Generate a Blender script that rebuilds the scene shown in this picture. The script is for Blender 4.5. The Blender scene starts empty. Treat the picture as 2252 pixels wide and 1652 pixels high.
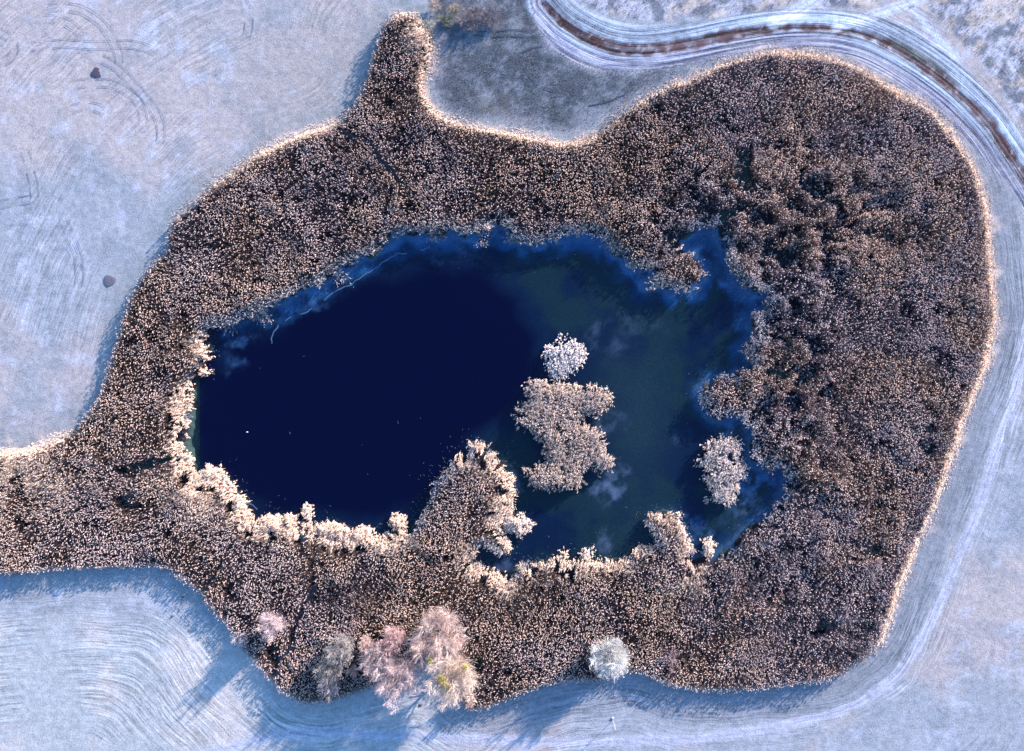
import bpy, math, random
import numpy as np
from mathutils import Vector

# ------------------------------------------------------------------ camera, sky, sun, exposure
H = 135.0                      # flying height of the camera, metres
S = 0.09                       # metres on the ground per unit of the tracing grid
SUN_EL, SUN_AZ = 15.5, 45.0    # azimuth counted anticlockwise from +X (east)
sc = bpy.context.scene
cam_d = bpy.data.cameras.new('camera'); cam = bpy.data.objects.new('camera', cam_d)
sc.collection.objects.link(cam); sc.camera = cam
cam.location = (0, 0, H); cam.rotation_euler = (0, 0, 0)
cam_d.sensor_width = 36.0; cam_d.lens = 36.0 * H / (2251 * S)
cam_d.clip_start = 1.0; cam_d.clip_end = 9000.0

w = bpy.data.worlds.new('World'); sc.world = w; w.use_nodes = True
wn = w.node_tree.nodes; wl = w.node_tree.links
bg = wn['Background']; sky = wn.new('ShaderNodeTexSky'); sky.sky_type = 'NISHITA'; sky.sun_disc = False
sky.sun_elevation = math.radians(SUN_EL); sky.sun_rotation = math.radians(90 - SUN_AZ)
sky.air_density = 1.0; sky.dust_density = 0.3; sky.ozone_density = 2.2
tn = wn.new('ShaderNodeVectorMath'); tn.operation = 'MULTIPLY'; tn.inputs[1].default_value = (.80, .98, 1.18)   # clear cold winter sky
wl.new(sky.outputs[0], tn.inputs[0]); wl.new(tn.outputs[0], bg.inputs[0]); bg.inputs[1].default_value = 0.15
sd_ = bpy.data.lights.new('sun', 'SUN'); sd_.energy = 5.0; sd_.angle = math.radians(0.7); sd_.color = (1.0, 0.80, 0.69)
sun = bpy.data.objects.new('sun', sd_); sc.collection.objects.link(sun)
ce, ca = math.cos(math.radians(SUN_EL)), math.radians(SUN_AZ)
SUN = Vector((ce * math.cos(ca), ce * math.sin(ca), math.sin(math.radians(SUN_EL))))
sun.rotation_euler = SUN.to_track_quat('Z', 'Y').to_euler(); sun.location = (60, 60, 60)
sc.view_settings.view_transform = 'Standard'; sc.view_settings.look = 'None'
sc.view_settings.exposure = 1.07; sc.view_settings.gamma = 1.0
sc.render.engine = 'CYCLES'; sc.cycles.max_bounces = 5; sc.cycles.use_denoising = True

SX, SY = math.cos(ca), math.sin(ca)
rng = np.random.default_rng(7); random.seed(7)
COL = sc.collection

# ------------------------------------------------------------------ helpers
def W(pts):
    a = np.array(pts, float)
    return np.stack([(a[:, 0] - 1125.5) * S, (826 - a[:, 1]) * S], 1)
def crop(ox, oy, pts, k=0.3493): return [(ox + x * k, oy + y * k) for x, y in pts]
def smooth(pts, n=2, closed=True):
    p = np.array(pts, float)
    for _ in range(n):
        q = np.roll(p, -1, 0) if closed else p[1:]
        a = p if closed else p[:-1]
        r = np.empty((len(a) * 2, 2)); r[0::2] = a * .75 + q * .25; r[1::2] = a * .25 + q * .75
        if not closed: r = np.vstack([p[:1], r, p[-1:]])
        p = r
    return p
def hash2(ix, iy, s):
    h = (ix.astype(np.int64) * 374761393 + iy.astype(np.int64) * 668265263 + s * 974711) & 0x7fffffff
    h = ((h ^ (h >> 13)) * 1274126177) & 0x7fffffff
    return ((h ^ (h >> 16)) & 0xffff) / 65535.0
def vnoise(x, y, s=0):
    ix, iy = np.floor(x), np.floor(y); fx, fy = x - ix, y - iy
    fx = fx * fx * (3 - 2 * fx); fy = fy * fy * (3 - 2 * fy)
    a, b = hash2(ix, iy, s), hash2(ix + 1, iy, s); c, d = hash2(ix, iy + 1, s), hash2(ix + 1, iy + 1, s)
    return (a * (1 - fx) + b * fx) * (1 - fy) + (c * (1 - fx) + d * fx) * fy
def fbm(x, y, size, octs=4, s=0):
    v = 0; a = .5; t = 0; x = x / size; y = y / size
    for o in range(octs):
        v = v + a * vnoise(x + 17.3 * o, y - 9.1 * o, s + o * 31); t += a; a *= .55
        x, y = (x * 1.6 + y * 1.2), (y * 1.6 - x * 1.2)
    return v / t                                        # 0..1
def ss(a, b, x):
    t = np.clip((x - a) / (b - a), 0, 1); return t * t * (3 - 2 * t)
def sdist(x, y, poly, closed=True):
    """distance, direction to the nearest edge point, negative inside, index along"""
    P = np.asarray(poly, float); Q = np.roll(P, -1, 0) if closed else P[1:]
    A = P if closed else P[:-1]
    n = len(x); best = np.full(n, 1e18); bx = np.zeros(n); by = np.zeros(n); ins = np.zeros(n, bool)
    for (ax, ay), (qx, qy) in zip(A, Q):
        dx, dy = qx - ax, qy - ay; L = dx * dx + dy * dy + 1e-12
        t = np.clip(((x - ax) * dx + (y - ay) * dy) / L, 0, 1)
        ex, ey = ax + t * dx - x, ay + t * dy - y; d = ex * ex + ey * ey
        m = d < best; best[m] = d[m]; bx[m] = ex[m]; by[m] = ey[m]
        if closed and dy != 0:
            c = (ay > y) != (qy > y)
            ins ^= c & (x < dx * (y - ay) / dy + ax)
    D = np.sqrt(best); inv = 1 / np.maximum(D, 1e-6)
    return np.where(ins, -D, D), bx * inv, by * inv
def sline(x, y, line):
    """signed side distance to an open line"""
    P = np.asarray(line, float); n = len(x); best = np.full(n, 1e18); sg = np.ones(n)
    for (ax, ay), (qx, qy) in zip(P[:-1], P[1:]):
        dx, dy = qx - ax, qy - ay; L = dx * dx + dy * dy + 1e-12
        t = np.clip(((x - ax) * dx + (y - ay) * dy) / L, 0, 1)
        ex, ey = x - ax - t * dx, y - ay - t * dy; d = ex * ex + ey * ey
        m = d < best; best[m] = d[m]; sg[m] = np.sign(dx * ey[m] - dy * ex[m])
    return np.sqrt(best) * sg
def mesh_from(name, co, tris=None, quads=None, mat=None, col=None, parent=None, fl=None, smooth_=False):
    me = bpy.data.meshes.new(name)
    co = np.asarray(co, np.float32); me.vertices.add(len(co)); me.vertices.foreach_set('co', co.ravel())
    parts = []; starts = []; tot = 0
    for f, k in ((tris, 3), (quads, 4)):
        if f is None or len(f) == 0: continue
        f = np.asarray(f, np.int32); parts.append(f.ravel()); starts.append(tot + np.arange(len(f)) * k); tot += f.size
    li = np.concatenate(parts); st = np.concatenate(starts)
    me.loops.add(len(li)); me.loops.foreach_set('vertex_index', li)
    me.polygons.add(len(st)); me.polygons.foreach_set('loop_start', st.astype(np.int32))
    if smooth_: me.polygons.foreach_set('use_smooth', np.ones(len(st), bool))
    else: me.polygons.foreach_set('use_smooth', np.zeros(len(st), bool))
    if col is not None:
        c = np.ones((len(co), 4), np.float32); c[:, :3] = col
        a = me.attributes.new('tint', 'FLOAT_COLOR', 'POINT'); a.data.foreach_set('color', c.ravel())
    for k, v in (fl or {}).items():
        a = me.attributes.new(k, 'FLOAT', 'POINT'); a.data.foreach_set('value', np.asarray(v, np.float32))
    me.update(calc_edges=True)
    if mat: me.materials.append(mat)
    o = bpy.data.objects.new(name, me); COL.objects.link(o)
    if parent is not None: o.parent = parent
    return o
def tag(o, label=None, cat=None, group=None, kind=None):
    for k, v in (('label', label), ('category', cat), ('group', group), ('kind', kind)):
        if v: o[k] = v
    return o
def empty(name, loc):
    o = bpy.data.objects.new(name, None); COL.objects.link(o); o.location = loc; o.empty_display_size = .3; return o
def nd(m, t, **kw):
    n = m.node_tree.nodes.new(t)
    for k, v in kw.items(): setattr(n, k, v)
    return n
def newmat(name):
    m = bpy.data.materials.new(name); m.use_nodes = True
    return m, m.node_tree.nodes['Principled BSDF'], m.node_tree.links
def math_(m, op, a, b=None, c=None):
    n = nd(m, 'ShaderNodeMath', operation=op); L = m.node_tree.links
    for i, v in enumerate((a, b, c)):
        if v is None: continue
        if isinstance(v, (int, float)): n.inputs[i].default_value = v
        else: L.new(v, n.inputs[i])
    return n.outputs[0]
def attr(m, name): return nd(m, 'ShaderNodeAttribute', attribute_name=name)

# ------------------------------------------------------------------ traced outlines (ground plan)
a1 = lambda p: crop(0, 0, p)
a2 = lambda p: crop(731.5, 0, p)
a3 = lambda p: crop(1464.6, 0, p)
a4 = lambda p: crop(0, 538.8, p)
a5 = lambda p: crop(731.5, 538.8, p)
a6 = lambda p: crop(1464.6, 538.8, p)
a7 = lambda p: crop(0, 1077.6, p)
a8 = lambda p: crop(731.5, 1077.6, p)
a9 = lambda p: crop(1464.6, 1077.6, p)

OUTER = (a2([(300,170),(380,90),(450,60),(560,110),(630,220),(612,310),(600,400),(560,470),(560,560),(610,660),(700,740),(900,800),(1100,825),(1350,880),(1500,900),(1650,850),(1750,770),(1870,680),(2000,600),(2100,545),(2180,500)])
 + a3([(100,520),(200,480),(350,400),(480,360),(650,320),(850,310),(1050,350),(1250,430),(1420,530),(1620,640),(1750,740),(1850,880),(1950,1020),(2010,1180),(2045,1380),(2060,1600)])
 + a6([(2080,300),(2100,430),(2080,560),(2050,700),(2000,830),(1940,970),(1880,1130),(1840,1270),(1780,1430),(1720,1600)])
 + a9([(1690,130),(1620,280),(1560,430),(1500,580),(1450,720),(1400,880),(1340,1010),(1240,1090),(1120,1170),(950,1215),(750,1245),(550,1265),(350,1275),(150,1255),(0,1230)])
 + a8([(1960,1160),(1850,1140),(1750,1170),(1680,1215),(1560,1200),(1400,1220),(1200,1280),(1030,1360),(880,1400),(810,1350),(800,1230),(740,1130),(640,1060),(560,1080),(520,1150),(420,1200),(300,1240),(100,1300),(0,1330)])
 + a7([(2050,1350),(1900,1345),(1800,1290),(1700,1200),(1600,1080),(1500,990),(1450,880),(1350,780),(1270,670),(1180,590),(1080,510),(950,480),(800,490),(600,500),(400,495),(200,520),(0,530),(-300,545),(-500,550),(-500,-210)])
 + a4([(-300,1330),(0,1310),(200,1290),(350,1230),(440,1180),(530,1100),(620,960),(670,780),(720,620),(770,450),(820,320),(880,200),(960,110),(1040,30)])
 + a1([(1050,1480),(1055,1400),(1200,1290),(1300,1180),(1450,1080),(1600,970),(1750,900),(1900,840),(2090,780),(2180,720),(2252,610)])
 + a2([(40,740),(130,670),(190,540),(240,370),(290,220)]))
POND = (a4([(1340,520),(1500,490),(1620,430),(1750,380),(1900,300),(2050,240),(2150,160),(2252,100)])
 + a2([(340,1560),(400,1480),(600,1490),(750,1470),(860,1500),(950,1450),(1050,1400),(1110,1450),(1150,1520),(1300,1560),(1430,1500),(1550,1470),(1690,1490),(1720,1560),(1810,1610)])
 + a5([(1850,130),(1900,160),(2010,150),(1990,220),(1940,270),(1980,290),(2060,250),(2150,290)])
 + a6([(90,285),(180,290),(215,220),(240,150),(200,90)]) + a3([(150,1600),(80,1530),(130,1480),(200,1440),(300,1430),(350,1500),(370,1600)])
 + a6([(370,100),(430,200),(480,270),(600,290),(670,320),(640,370),(590,420),(530,490),(580,570),(520,620),(490,690),(570,760),(500,800),(430,790),(400,850),(340,830),(240,880),(200,950),(220,1030),(330,1110),(420,1080),(490,1100),(540,1180),(530,1290),(530,1380),(640,1410),(740,1390),(750,1470),(740,1570)])
 + a9([(730,40),(660,130),(560,220),(470,270),(420,320),(400,400),(340,400),(300,430),(220,430),(160,420),(130,330),(90,250)])
 + a8([(2180,200),(2140,130),(1960,150),(1970,220),(2020,290),(2040,350),(1900,370),(1840,430),(1740,440),(1640,450),(1540,440),(1330,450),(1180,470),(1110,550),(1040,530),(930,470),(870,440),(930,330),(1040,400),(1120,400),(1090,330),(1100,300),(1080,200),(1110,130)])
 + a5([(1150,1560),(1130,1480),(1090,1420),(1095,1340),(1040,1350),(1000,1330),(985,1270),(930,1285),(870,1235),(865,1310),(800,1350),(725,1290),(745,1370),(680,1430),(620,1530),(570,1620)])
 + a8([(510,240),(450,250),(350,300),(260,290),(130,270),(0,250)])
 + a7([(1950,230),(1800,190),(1680,180),(1600,200),(1550,130),(1500,10)])
 + a4([(1480,1490),(1380,1450),(1290,1450),(1210,1440),(1190,1300),(1150,1290),(1170,1200),(1210,980),(1200,880),(1260,820),(1330,740),(1330,660),(1280,570)]))
NECK = []
R0 = 1 - 1.3 / H
outer_w = smooth(W(OUTER), 1) * R0
pond_w = smooth(W(POND), 1)
ISL = {
 'white': a5([(1400,560),(1440,555),(1500,590),(1580,640),(1610,700),(1540,740),(1480,800),(1430,840),(1370,780),(1370,710),(1330,660),(1390,620)]),
 'hourglass': a5([(1280,830),(1330,880),(1420,870),(1530,900),(1640,880),(1750,920),(1750,980),(1680,1050),(1560,1070),(1600,1130),(1680,1160),(1730,1270),(1790,1340),(1750,1400),(1630,1430),(1580,1480),(1530,1530),(1420,1520),(1300,1530),(1210,1450),(1270,1390),(1370,1370),(1320,1280),(1300,1190),(1230,1160),(1150,1130),(1150,1050),(1220,990),(1220,880)]),
 'east': a6([(380,1200),(470,1230),(460,1350),(510,1400),(500,1480),(430,1560),(430,1620),(370,1640),(260,1600),(270,1530),(220,1500),(250,1430),(170,1340),(230,1270),(300,1230)]),
}
HOLES = [a3([(420,960),(530,940),(530,1100),(560,1200),(510,1250),(440,1210),(430,1100)]),
         a3([(310,1340),(460,1300),(450,1370),(340,1410)]), a6([(650,780),(760,760),(770,850),(690,870)]),
         a4([(770,1400),(900,1350),(1040,1330),(1150,1275),(1190,1300),(1060,1370),(930,1420),(860,1460),(800,1450)]),
         a6([(1560,1230),(1640,1200),(1700,1270),(1650,1330),(1590,1330)]), a6([(1600,1150),(1670,1120),(1690,1160),(1620,1180)]),
         a7([(750,10),(880,0),(860,100),(780,120)]), a7([(1400,590),(1490,570),(1530,640),(1450,670)]),
         a9([(1240,340),(1330,320),(1350,380),(1290,400)]), a9([(1150,410),(1230,400),(1200,450)]),
         a9([(950,780),(1060,790),(1080,850),(980,880),(890,900)]), a8([(850,1050),(940,1030),(960,1110),(880,1150)]), 
         a8([(2080,1070),(2140,1060),(2130,1130),(2080,1120)]), a7([(1690,940),(1790,940),(1780,1100),(1730,1100)]), a2([(360,640),(410,650),(390,690),(350,680)])]
holes_w = [W(h) for h in HOLES]
TRAILS = [(a2([(60,820),(140,870),(250,890),(300,990),(350,1060),(400,1090),(430,1150),(470,1190)]), 7),
          (a2([(385,1180),(365,1270),(345,1370)]), 6), (a3([(310,1000),(200,1110),(90,1210),(20,1290)]), 6),
          (a3([(300,1350),(240,1400)]), 10),
          (a7([(1500,300),(1420,450),(1350,550),(1290,650)]), 6), (a7([(1880,240),(1930,360),(1990,440),(2000,600),(1930,700),(1910,790),(1870,860),(1850,980),(1770,1040),(1760,1110),(1730,1200)]), 7),
          (a7([(2010,260),(2010,340),(2000,440)]), 5), (a9([(740,20),(900,100),(1080,170)]), 5), (a7([(1120,190),(1060,300),(1120,240)]), 6),
          (a8([(830,260),(880,330),(840,400)]), 4), (a8([(2240,600),(2160,650)]), 4)]
trails_w = [(smooth(W(t), 2, False), r * S * .62) for t, r in TRAILS]

# road lines
BROWN = [(1196,6,3),(1215,28,6),(1238,52,11),(1290,84,19),(1343,105,24),(1413,111,23),(1500,100,24),(1604,78,18),(1709,62,13),(1814,59,13),(1901,74,14),(1971,108,16),(2058,164,18),(2128,223,18),(2181,279,18),(2215,332,18),(2260,400,18),(2320,500,18),(2400,640,18)]
LOWER = [(1172,-60),(1185,10),(1195,52),(1222,93),(1265,122),(1330,139),(1430,139),(1500,127),(1600,107),(1700,91),(1790,87),(1860,101),(1930,136),(2000,178),(2070,232),(2150,310),(2200,365),(2260,440),(2340,560)]
UPPER = [(1200,-60),(1222,0),(1280,42),(1350,70),(1430,80),(1520,72),(1600,58),(1680,46),(1780,40),(1880,46),(1960,60),(2030,92),(2100,150),(2160,220),(2220,290),(2280,370),(2360,480)]
SIDE1 = [(1840,56),(1900,42),(1960,22),(2010,4),(2070,-30)]
SIDE2 = [(2004,22),(2030,50),(2060,84),(2100,120)]
SIDE3 = [(1700,50),(1745,28),(1790,0),(1830,-30)]
TRACK = [(2330,520),(2275,620),(2258,720),(2245,800),(2226,888),(2191,982),(2163,1085),(2121,1189),(2090,1273),(2051,1357),(2009,1434),(1971,1483),(1929,1521),(1866,1556),(1779,1584),(1674,1608),(1569,1621),(1465,1629),(1255,1630),(1081,1629),(906,1620),(801,1612),(700,1606),(600,1620),(480,1650),(300,1700)]
lower_w, upper_w, track_w = smooth(W(LOWER), 2, False), smooth(W(UPPER), 2, False), smooth(W(TRACK), 2, False)
brown_w = smooth(W([b[:2] for b in BROWN]), 2, False)
s1w, s2w, s3w = W(SIDE1), W(SIDE2), W(SIDE3)
MEADOW = W([(935,-60),(1170,-60),(1178,50),(1210,100),(1255,133),(1310,152),(1395,155),(1500,142),(1590,125),(1560,150),(1430,206),(1343,265),(1255,300),(1116,275),(1046,272),(983,255),(945,215),(935,140),(950,80)])
WEDGE = W([(1930,84),(1985,92),(2050,125),(2105,180),(2120,215),(2075,190),(2030,155),(1975,110)])
ROUGH = W([(1240,-60),(1300,20),(1400,48),(1560,45),(1700,28),(1790,-8),(1800,-60)])
ROUGH2 = W([(2060,-60),(2030,10),(2080,70),(2150,130),(2210,220),(2260,290),(2400,500),(2400,-60)])
ROUGH3 = W([(1800,20),(1900,22),(2000,-20),(2000,-60),(1800,-60)])

# ------------------------------------------------------------------ ground sheet
GX = np.concatenate([[-4000, -1500, -600, -250, -150], np.arange(-107, 107.01, .38), [150, 250, 600, 1500, 4000]])
GY = np.concatenate([[-4000, -1500, -600, -250, -120], np.arange(-80, 80.01, .38), [120, 250, 600, 1500, 4000]])
nx, ny = len(GX), len(GY)
gx, gy = np.meshgrid(GX, GY); x, y = gx.ravel(), gy.ravel()
dO, ox, oy = sdist(x, y, outer_w); dP, px_, py_ = sdist(x, y, pond_w)
low = fbm(x, y, 24, 4, 1); mid = fbm(x, y, 5, 4, 2); fine = fbm(x, y, 1.3, 3, 3)
warp = (fbm(x, y, 7, 3, 9) - .5)
frost = np.array([.365, .41, .465]); pinkf = np.array([.50, .455, .45]); thaw = np.array([.25, .31, .37])
def mix(c, d, k): return c * (1 - k[:, None]) + np.asarray(d) * k[:, None]
c = np.tile(frost, (len(x), 1))
c = mix(c, pinkf, ss(.40, .62, low) * .8)
c = mix(c, thaw, ss(.45, .8, mid) * .45); c = mix(c, [.52, .57, .68], ss(.55, .8, fbm(x, y, 3.1, 4, 15)) * .6)
# lower left field: whiter
ll = ss(0, 8, -45 - y + 0 * x) * ss(5, -25, x)
c = mix(c, [.47, .52, .545], ll * .75); c = mix(c, [.63, .60, .575], ll * ss(.45, .65, fbm(x, y, 8, 3, 16)) * .6)
# less frost next to the reeds
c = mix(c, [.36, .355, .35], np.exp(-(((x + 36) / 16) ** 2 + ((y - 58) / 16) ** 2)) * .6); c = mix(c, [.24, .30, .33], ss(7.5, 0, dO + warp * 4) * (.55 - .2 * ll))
# right hand strip between reeds and track: greyer turf
dT = sline(x, y, track_w)
east = ss(20, 45, x + y * -.25)
band = east * ss(7.5, 5.5, dO + warp * 2) + ss(-30, 0, x) * ss(-40, -60, y) * ss(8.0, 5.0, dO + warp * 2)
c = mix(c, [.25, .285, .34], np.clip(band, 0, 1) * .8)
# pale track
adT = np.abs(dT + warp * .5)
trk = ss(1.6, .5, adT)
c = mix(c, [.52, .56, .68], trk * .75)
c = mix(c, [.30, .35, .46], ss(.35, .1, np.abs(adT - .0)) * .35)
fo_g = -(ox * SX + oy * SY); straw = ss(.3 + 6 * fbm(x, y, 3, 3, 41) ** 2, .2, dO + (fbm(x, y, 1.2, 2, 43) - .5)) * ss(.0, .45, fo_g)  # pale straw litter, with sunlight painted in: sun-facing reed edges only
# meadow in the bend of the road
dM, _, _ = sdist(x, y, MEADOW)
mk = ss(.8, -2.0, dM + warp * 3)
mead = mix(np.tile(np.array([.095, .12, .15]), (len(x), 1)), [.19, .20, .18], ss(.45, .7, low))
mead = mix(mead, [.26, .30, .36], ss(.45, .62, fbm(x, y, 1.6, 4, 33)) * .6); mead = mix(mead, [.06, .075, .09], ss(.5, .7, fbm(x, y, 2.4, 4, 35)) * .6)
mead = mix(mead, [.34, .38, .44], ss(.5, .8, mid) * .4 + ss(4.5, .8, dO) * .5 * (dO > 0))
c = c * (1 - mk[:, None]) + mead * mk[:, None]
# rough tussocky land beyond the road
for poly in (ROUGH, ROUGH2, ROUGH3):
    d, _, _ = sdist(x, y, poly); k = ss(.5, -1.2, d + warp * 2)
    rr = mix(np.tile(np.array([.50, .53, .62]), (len(x), 1)), [.20, .23, .28], ss(.42, .58, fbm(x, y, 2.2, 3, 21)))
    rr = mix(rr, [.64, .57, .50], ss(.48, .66, fbm(x, y, 3.4, 3, 27)) * .7)
    c = c * (1 - k[:, None]) + rr * k[:, None]
# roads
dL, dU = sline(x, y, lower_w), sline(x, y, upper_w)
kL = ss(2.0, 1.1, np.abs(dL)); kU = ss(2.3, 1.0, np.abs(dU) + warp)
bw = np.array([b[2] for b in BROWN], float) * S * .5
dB = sline(x, y, brown_w)
bw *= 1.35
bi = np.interp(x, W([b[:2] for b in BROWN])[:, 0], bw)
bi = np.where(x > W([b[:2] for b in BROWN])[-1, 0], bw[-1], bi)
between = (ss(5.5, 3.5, np.minimum(np.abs(dL), np.abs(dU)) + np.maximum(np.abs(dB) - 3.0, 0)))
c = mix(c, [.34, .44, .56], between * ss(4.2, 2.8, np.abs(dB)) * .8)
c = mix(c, [.36, .45, .56], kU * .85); c = mix(c, [.16, .20, .29], kU * ss(.35, .1, np.abs(np.abs(dU) - .75)) * ss(.4, .6, fbm(x, y, 4, 3, 49)) * .7)
c = mix(c, [.34, .37, .46], kL * .9); c = mix(c, [.12, .14, .26], kL * (ss(.35, .1, np.abs(np.abs(dL) - .65)) * .9 + ss(.35, .1, np.abs(np.abs(dL) - 1.5)) * .7) * ss(.3, .55, fbm(x, y, 5, 3, 39)))
dW, _, _ = sdist(x, y, WEDGE); c = mix(c, [.16, .19, .17], ss(.4, -.8, dW + warp * 1.5) * .85)
kB = ss(.5, -.5, np.abs(dB) - bi + (fbm(x, y, 1.8, 3, 34) - .5) * 2.0)
c = mix(c, [.115, .075, .078], kB * (.78 + .2 * ss(.35, .6, fbm(x, y, 2.2, 3, 36)))); c = mix(c, [.05, .025, .03], ss(.45, .1, np.abs(np.abs(dB) - bi * .5)) * kB * .9 * ss(.3, .5, fbm(x, y, 4, 2, 38))); c = mix(c, [.42, .40, .46], kB * ss(.60, .75, fbm(x, y, 1.1, 3, 37)) * .6)
for ln, wd in ((s1w, 1.5), (s2w, 1.1), (s3w, 1.8)):
    d = sline(x, y, ln); k = ss(wd, wd * .4, np.abs(d) + warp * .6); c = mix(c, [.62, .70, .82], k)
    c = mix(c, [.30, .36, .50], ss(.3, .1, np.abs(np.abs(d) - .55)) * k * .5)
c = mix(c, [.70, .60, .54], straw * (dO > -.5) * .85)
# mud and litter below the reeds, pond bed
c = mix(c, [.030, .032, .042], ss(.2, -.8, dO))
hole = np.full(len(x), 1e9)
for h in holes_w: hole = np.minimum(hole, sdist(x, y, h)[0])
ditch = np.minimum(hole, dP)
c = mix(c, [.045, .085, .085], ss(.4, -.2, ditch))
for ti, (tl, r) in enumerate(trails_w):
    if ti in (2, 3): continue
    k = ss(r + .5, r * .6, np.abs(sline(x, y, tl))); c = mix(c, [.22, .27, .33], k * .9)
c *= (.88 + .24 * fine)[:, None]
z = -.55 * ss(1.0, -3.0, dO) - 1.1 * ss(.8, -2.5, dP + (fbm(x, y, 2.0, 3, 47) - .5) * 4.0) + (mid - .5) * .12 * ss(-1, 2, dO) + .05 * (fine - .5) * ss(-1, 2, dO)
z -= .12 * kB; z = z - .05 * kL
z = np.where((np.abs(x) > 110) | (np.abs(y) > 82), 0, z)
def ground_material():
    m, b, L = newmat('frosted_ground')
    at = attr(m, 'tint'); geo = nd(m, 'ShaderNodeNewGeometry')
    n1 = nd(m, 'ShaderNodeTexNoise'); n1.inputs['Scale'].default_value = 3.4; n1.inputs['Detail'].default_value = 5; n1.inputs['Roughness'].default_value = .75
    L.new(geo.outputs['Position'], n1.inputs['Vector'])
    def streak(fa, ka, along, across, lo, hi, amt):
        f = attr(m, fa).outputs['Fac']; k = attr(m, ka).outputs['Fac']
        sx = nd(m, 'ShaderNodeSeparateXYZ'); L.new(geo.outputs['Position'], sx.inputs[0])
        cb = nd(m, 'ShaderNodeCombineXYZ')
        L.new(math_(m, 'MULTIPLY', sx.outputs[0], along), cb.inputs[0]); L.new(math_(m, 'MULTIPLY', sx.outputs[1], along), cb.inputs[1])
        L.new(math_(m, 'MULTIPLY', f, across), cb.inputs[2])
        n = nd(m, 'ShaderNodeTexNoise'); n.inputs['Scale'].default_value = 1; n.inputs['Detail'].default_value = 3; n.inputs['Roughness'].default_value = .6
        L.new(cb.outputs[0], n.inputs['Vector'])
        mr = nd(m, 'ShaderNodeMapRange'); L.new(n.outputs[0], mr.inputs[0])
        mr.inputs[1].default_value = lo; mr.inputs[2].default_value = hi; mr.inputs[3].default_value = -1; mr.inputs[4].default_value = 1
        return math_(m, 'MULTIPLY', math_(m, 'MULTIPLY', mr.outputs[0], k), amt)
    s1 = streak('flow', 'flow_amount', .12, 2.6, .36, .64, .22)
    s2 = streak('rut', 'rut_amount', .035, 2.0, .38, .62, .55)
    n2 = nd(m, 'ShaderNodeTexNoise'); n2.inputs['Scale'].default_value = .9; n2.inputs['Detail'].default_value = 5; n2.inputs['Roughness'].default_value = .7; L.new(geo.outputs['Position'], n2.inputs['Vector'])
    g = math_(m, 'ADD', math_(m, 'MULTIPLY_ADD', n1.outputs[0], 1.6, -.35), math_(m, 'MULTIPLY', n2.outputs[0], 1.1))
    tot = math_(m, 'ADD', math_(m, 'ADD', s1, s2), g)
    tot = math_(m, 'MAXIMUM', tot, .25)
    vm = nd(m, 'ShaderNodeVectorMath', operation='SCALE'); L.new(at.outputs['Color'], vm.inputs[0]); L.new(tot, vm.inputs['Scale'])
    L.new(vm.outputs[0], b.inputs['Base Color']); b.inputs['Roughness'].default_value = .9; b.inputs['Specular IOR Level'].default_value = .15
    bp = nd(m, 'ShaderNodeBump'); bp.inputs['Strength'].default_value = .8; bp.inputs['Distance'].default_value = .06
    L.new(tot, bp.inputs['Height']); L.new(bp.outputs[0], b.inputs['Normal'])
    return m
M_GROUND = ground_material()
idx = np.arange(nx * ny).reshape(ny, nx)
quads = np.stack([idx[:-1, :-1], idx[:-1, 1:], idx[1:, 1:], idx[1:, :-1]], -1).reshape(-1, 4)
road_k = np.clip(np.maximum(np.maximum(kL, kU), np.maximum(kB, between * ss(4.5, 3.0, np.abs(dB)))), 0, 1)
fg = dO.reshape(ny, nx)[5:-5, 5:-5].copy()
for _ in range(60):
    p = np.pad(fg, 1, 'reflect', reflect_type='odd')
    fg = (p[:-2, 1:-1] + p[2:, 1:-1] + p[1:-1, :-2] + p[1:-1, 2:] + 2 * p[1:-1, 1:-1]) / 6 if _ % 2 else (p[:-2, :-2] + p[2:, 2:] + p[:-2, 2:] + p[2:, :-2]) / 4
dO_s = dO.reshape(ny, nx).copy(); dO_s[5:-5, 5:-5] = fg; dO_s = dO_s.ravel()
flow = dO_s + warp * 1.6
flow_k = ss(1, 5, dO) * (1 - mk) * (.85 + .5 * ll) * ss(.35, .6, fbm(x, y, 13, 2, 77)) + ss(6, 2, np.abs(dT)) * .5 * (dO > .5) + np.clip(band, 0, 1) * .6
flow_k = flow_k * (1 - road_k) + 0
rutf = dB
rut_k = np.clip(road_k, 0, 1)
co = np.stack([x, y, z], 1)
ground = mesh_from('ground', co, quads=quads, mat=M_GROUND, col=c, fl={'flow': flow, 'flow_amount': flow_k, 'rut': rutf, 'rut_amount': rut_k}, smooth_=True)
tag(ground, 'frosted grass and fields around the pond', kind='structure')
def sheet(name, mask, up, label):
    q = quads[mask[quads].all(1)]; u, inv = np.unique(q, return_inverse=True)
    p = co[u].copy(); p[:, 2] += up
    o = mesh_from(name, p, quads=inv.reshape(-1, 4), mat=M_GROUND, col=c[u], fl={'flow': flow[u], 'flow_amount': flow_k[u], 'rut': rutf[u], 'rut_amount': rut_k[u]}, smooth_=True)
    return tag(o, label, kind='structure')
inb = (np.abs(x) < 107) & (np.abs(y) < 80)
sheet('dirt_road', (road_k > .5) & inb & (kB < .5), .006, 'rutted dirt road curving round the top right of the reed bed')
sheet('bare_soil_strip', (kB >= .5) & inb, .008, 'dark brown bare soil strip between the two lanes of the dirt road')
sheet('field_track', (adT < 1.5) & (dO > .5) & inb & (road_k < .3), .006, 'pale frosted farm track along the right and bottom edge of the reeds')
for nm, ln, wd in (('side_track', s1w, 1.3), ('side_track', s2w, 1.0), ('side_track', s3w, 1.5)):
    sheet(nm, (np.abs(sline(x, y, ln)) < wd) & inb & (road_k < .5), .006, 'short pale track branching off the dirt road')

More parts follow.
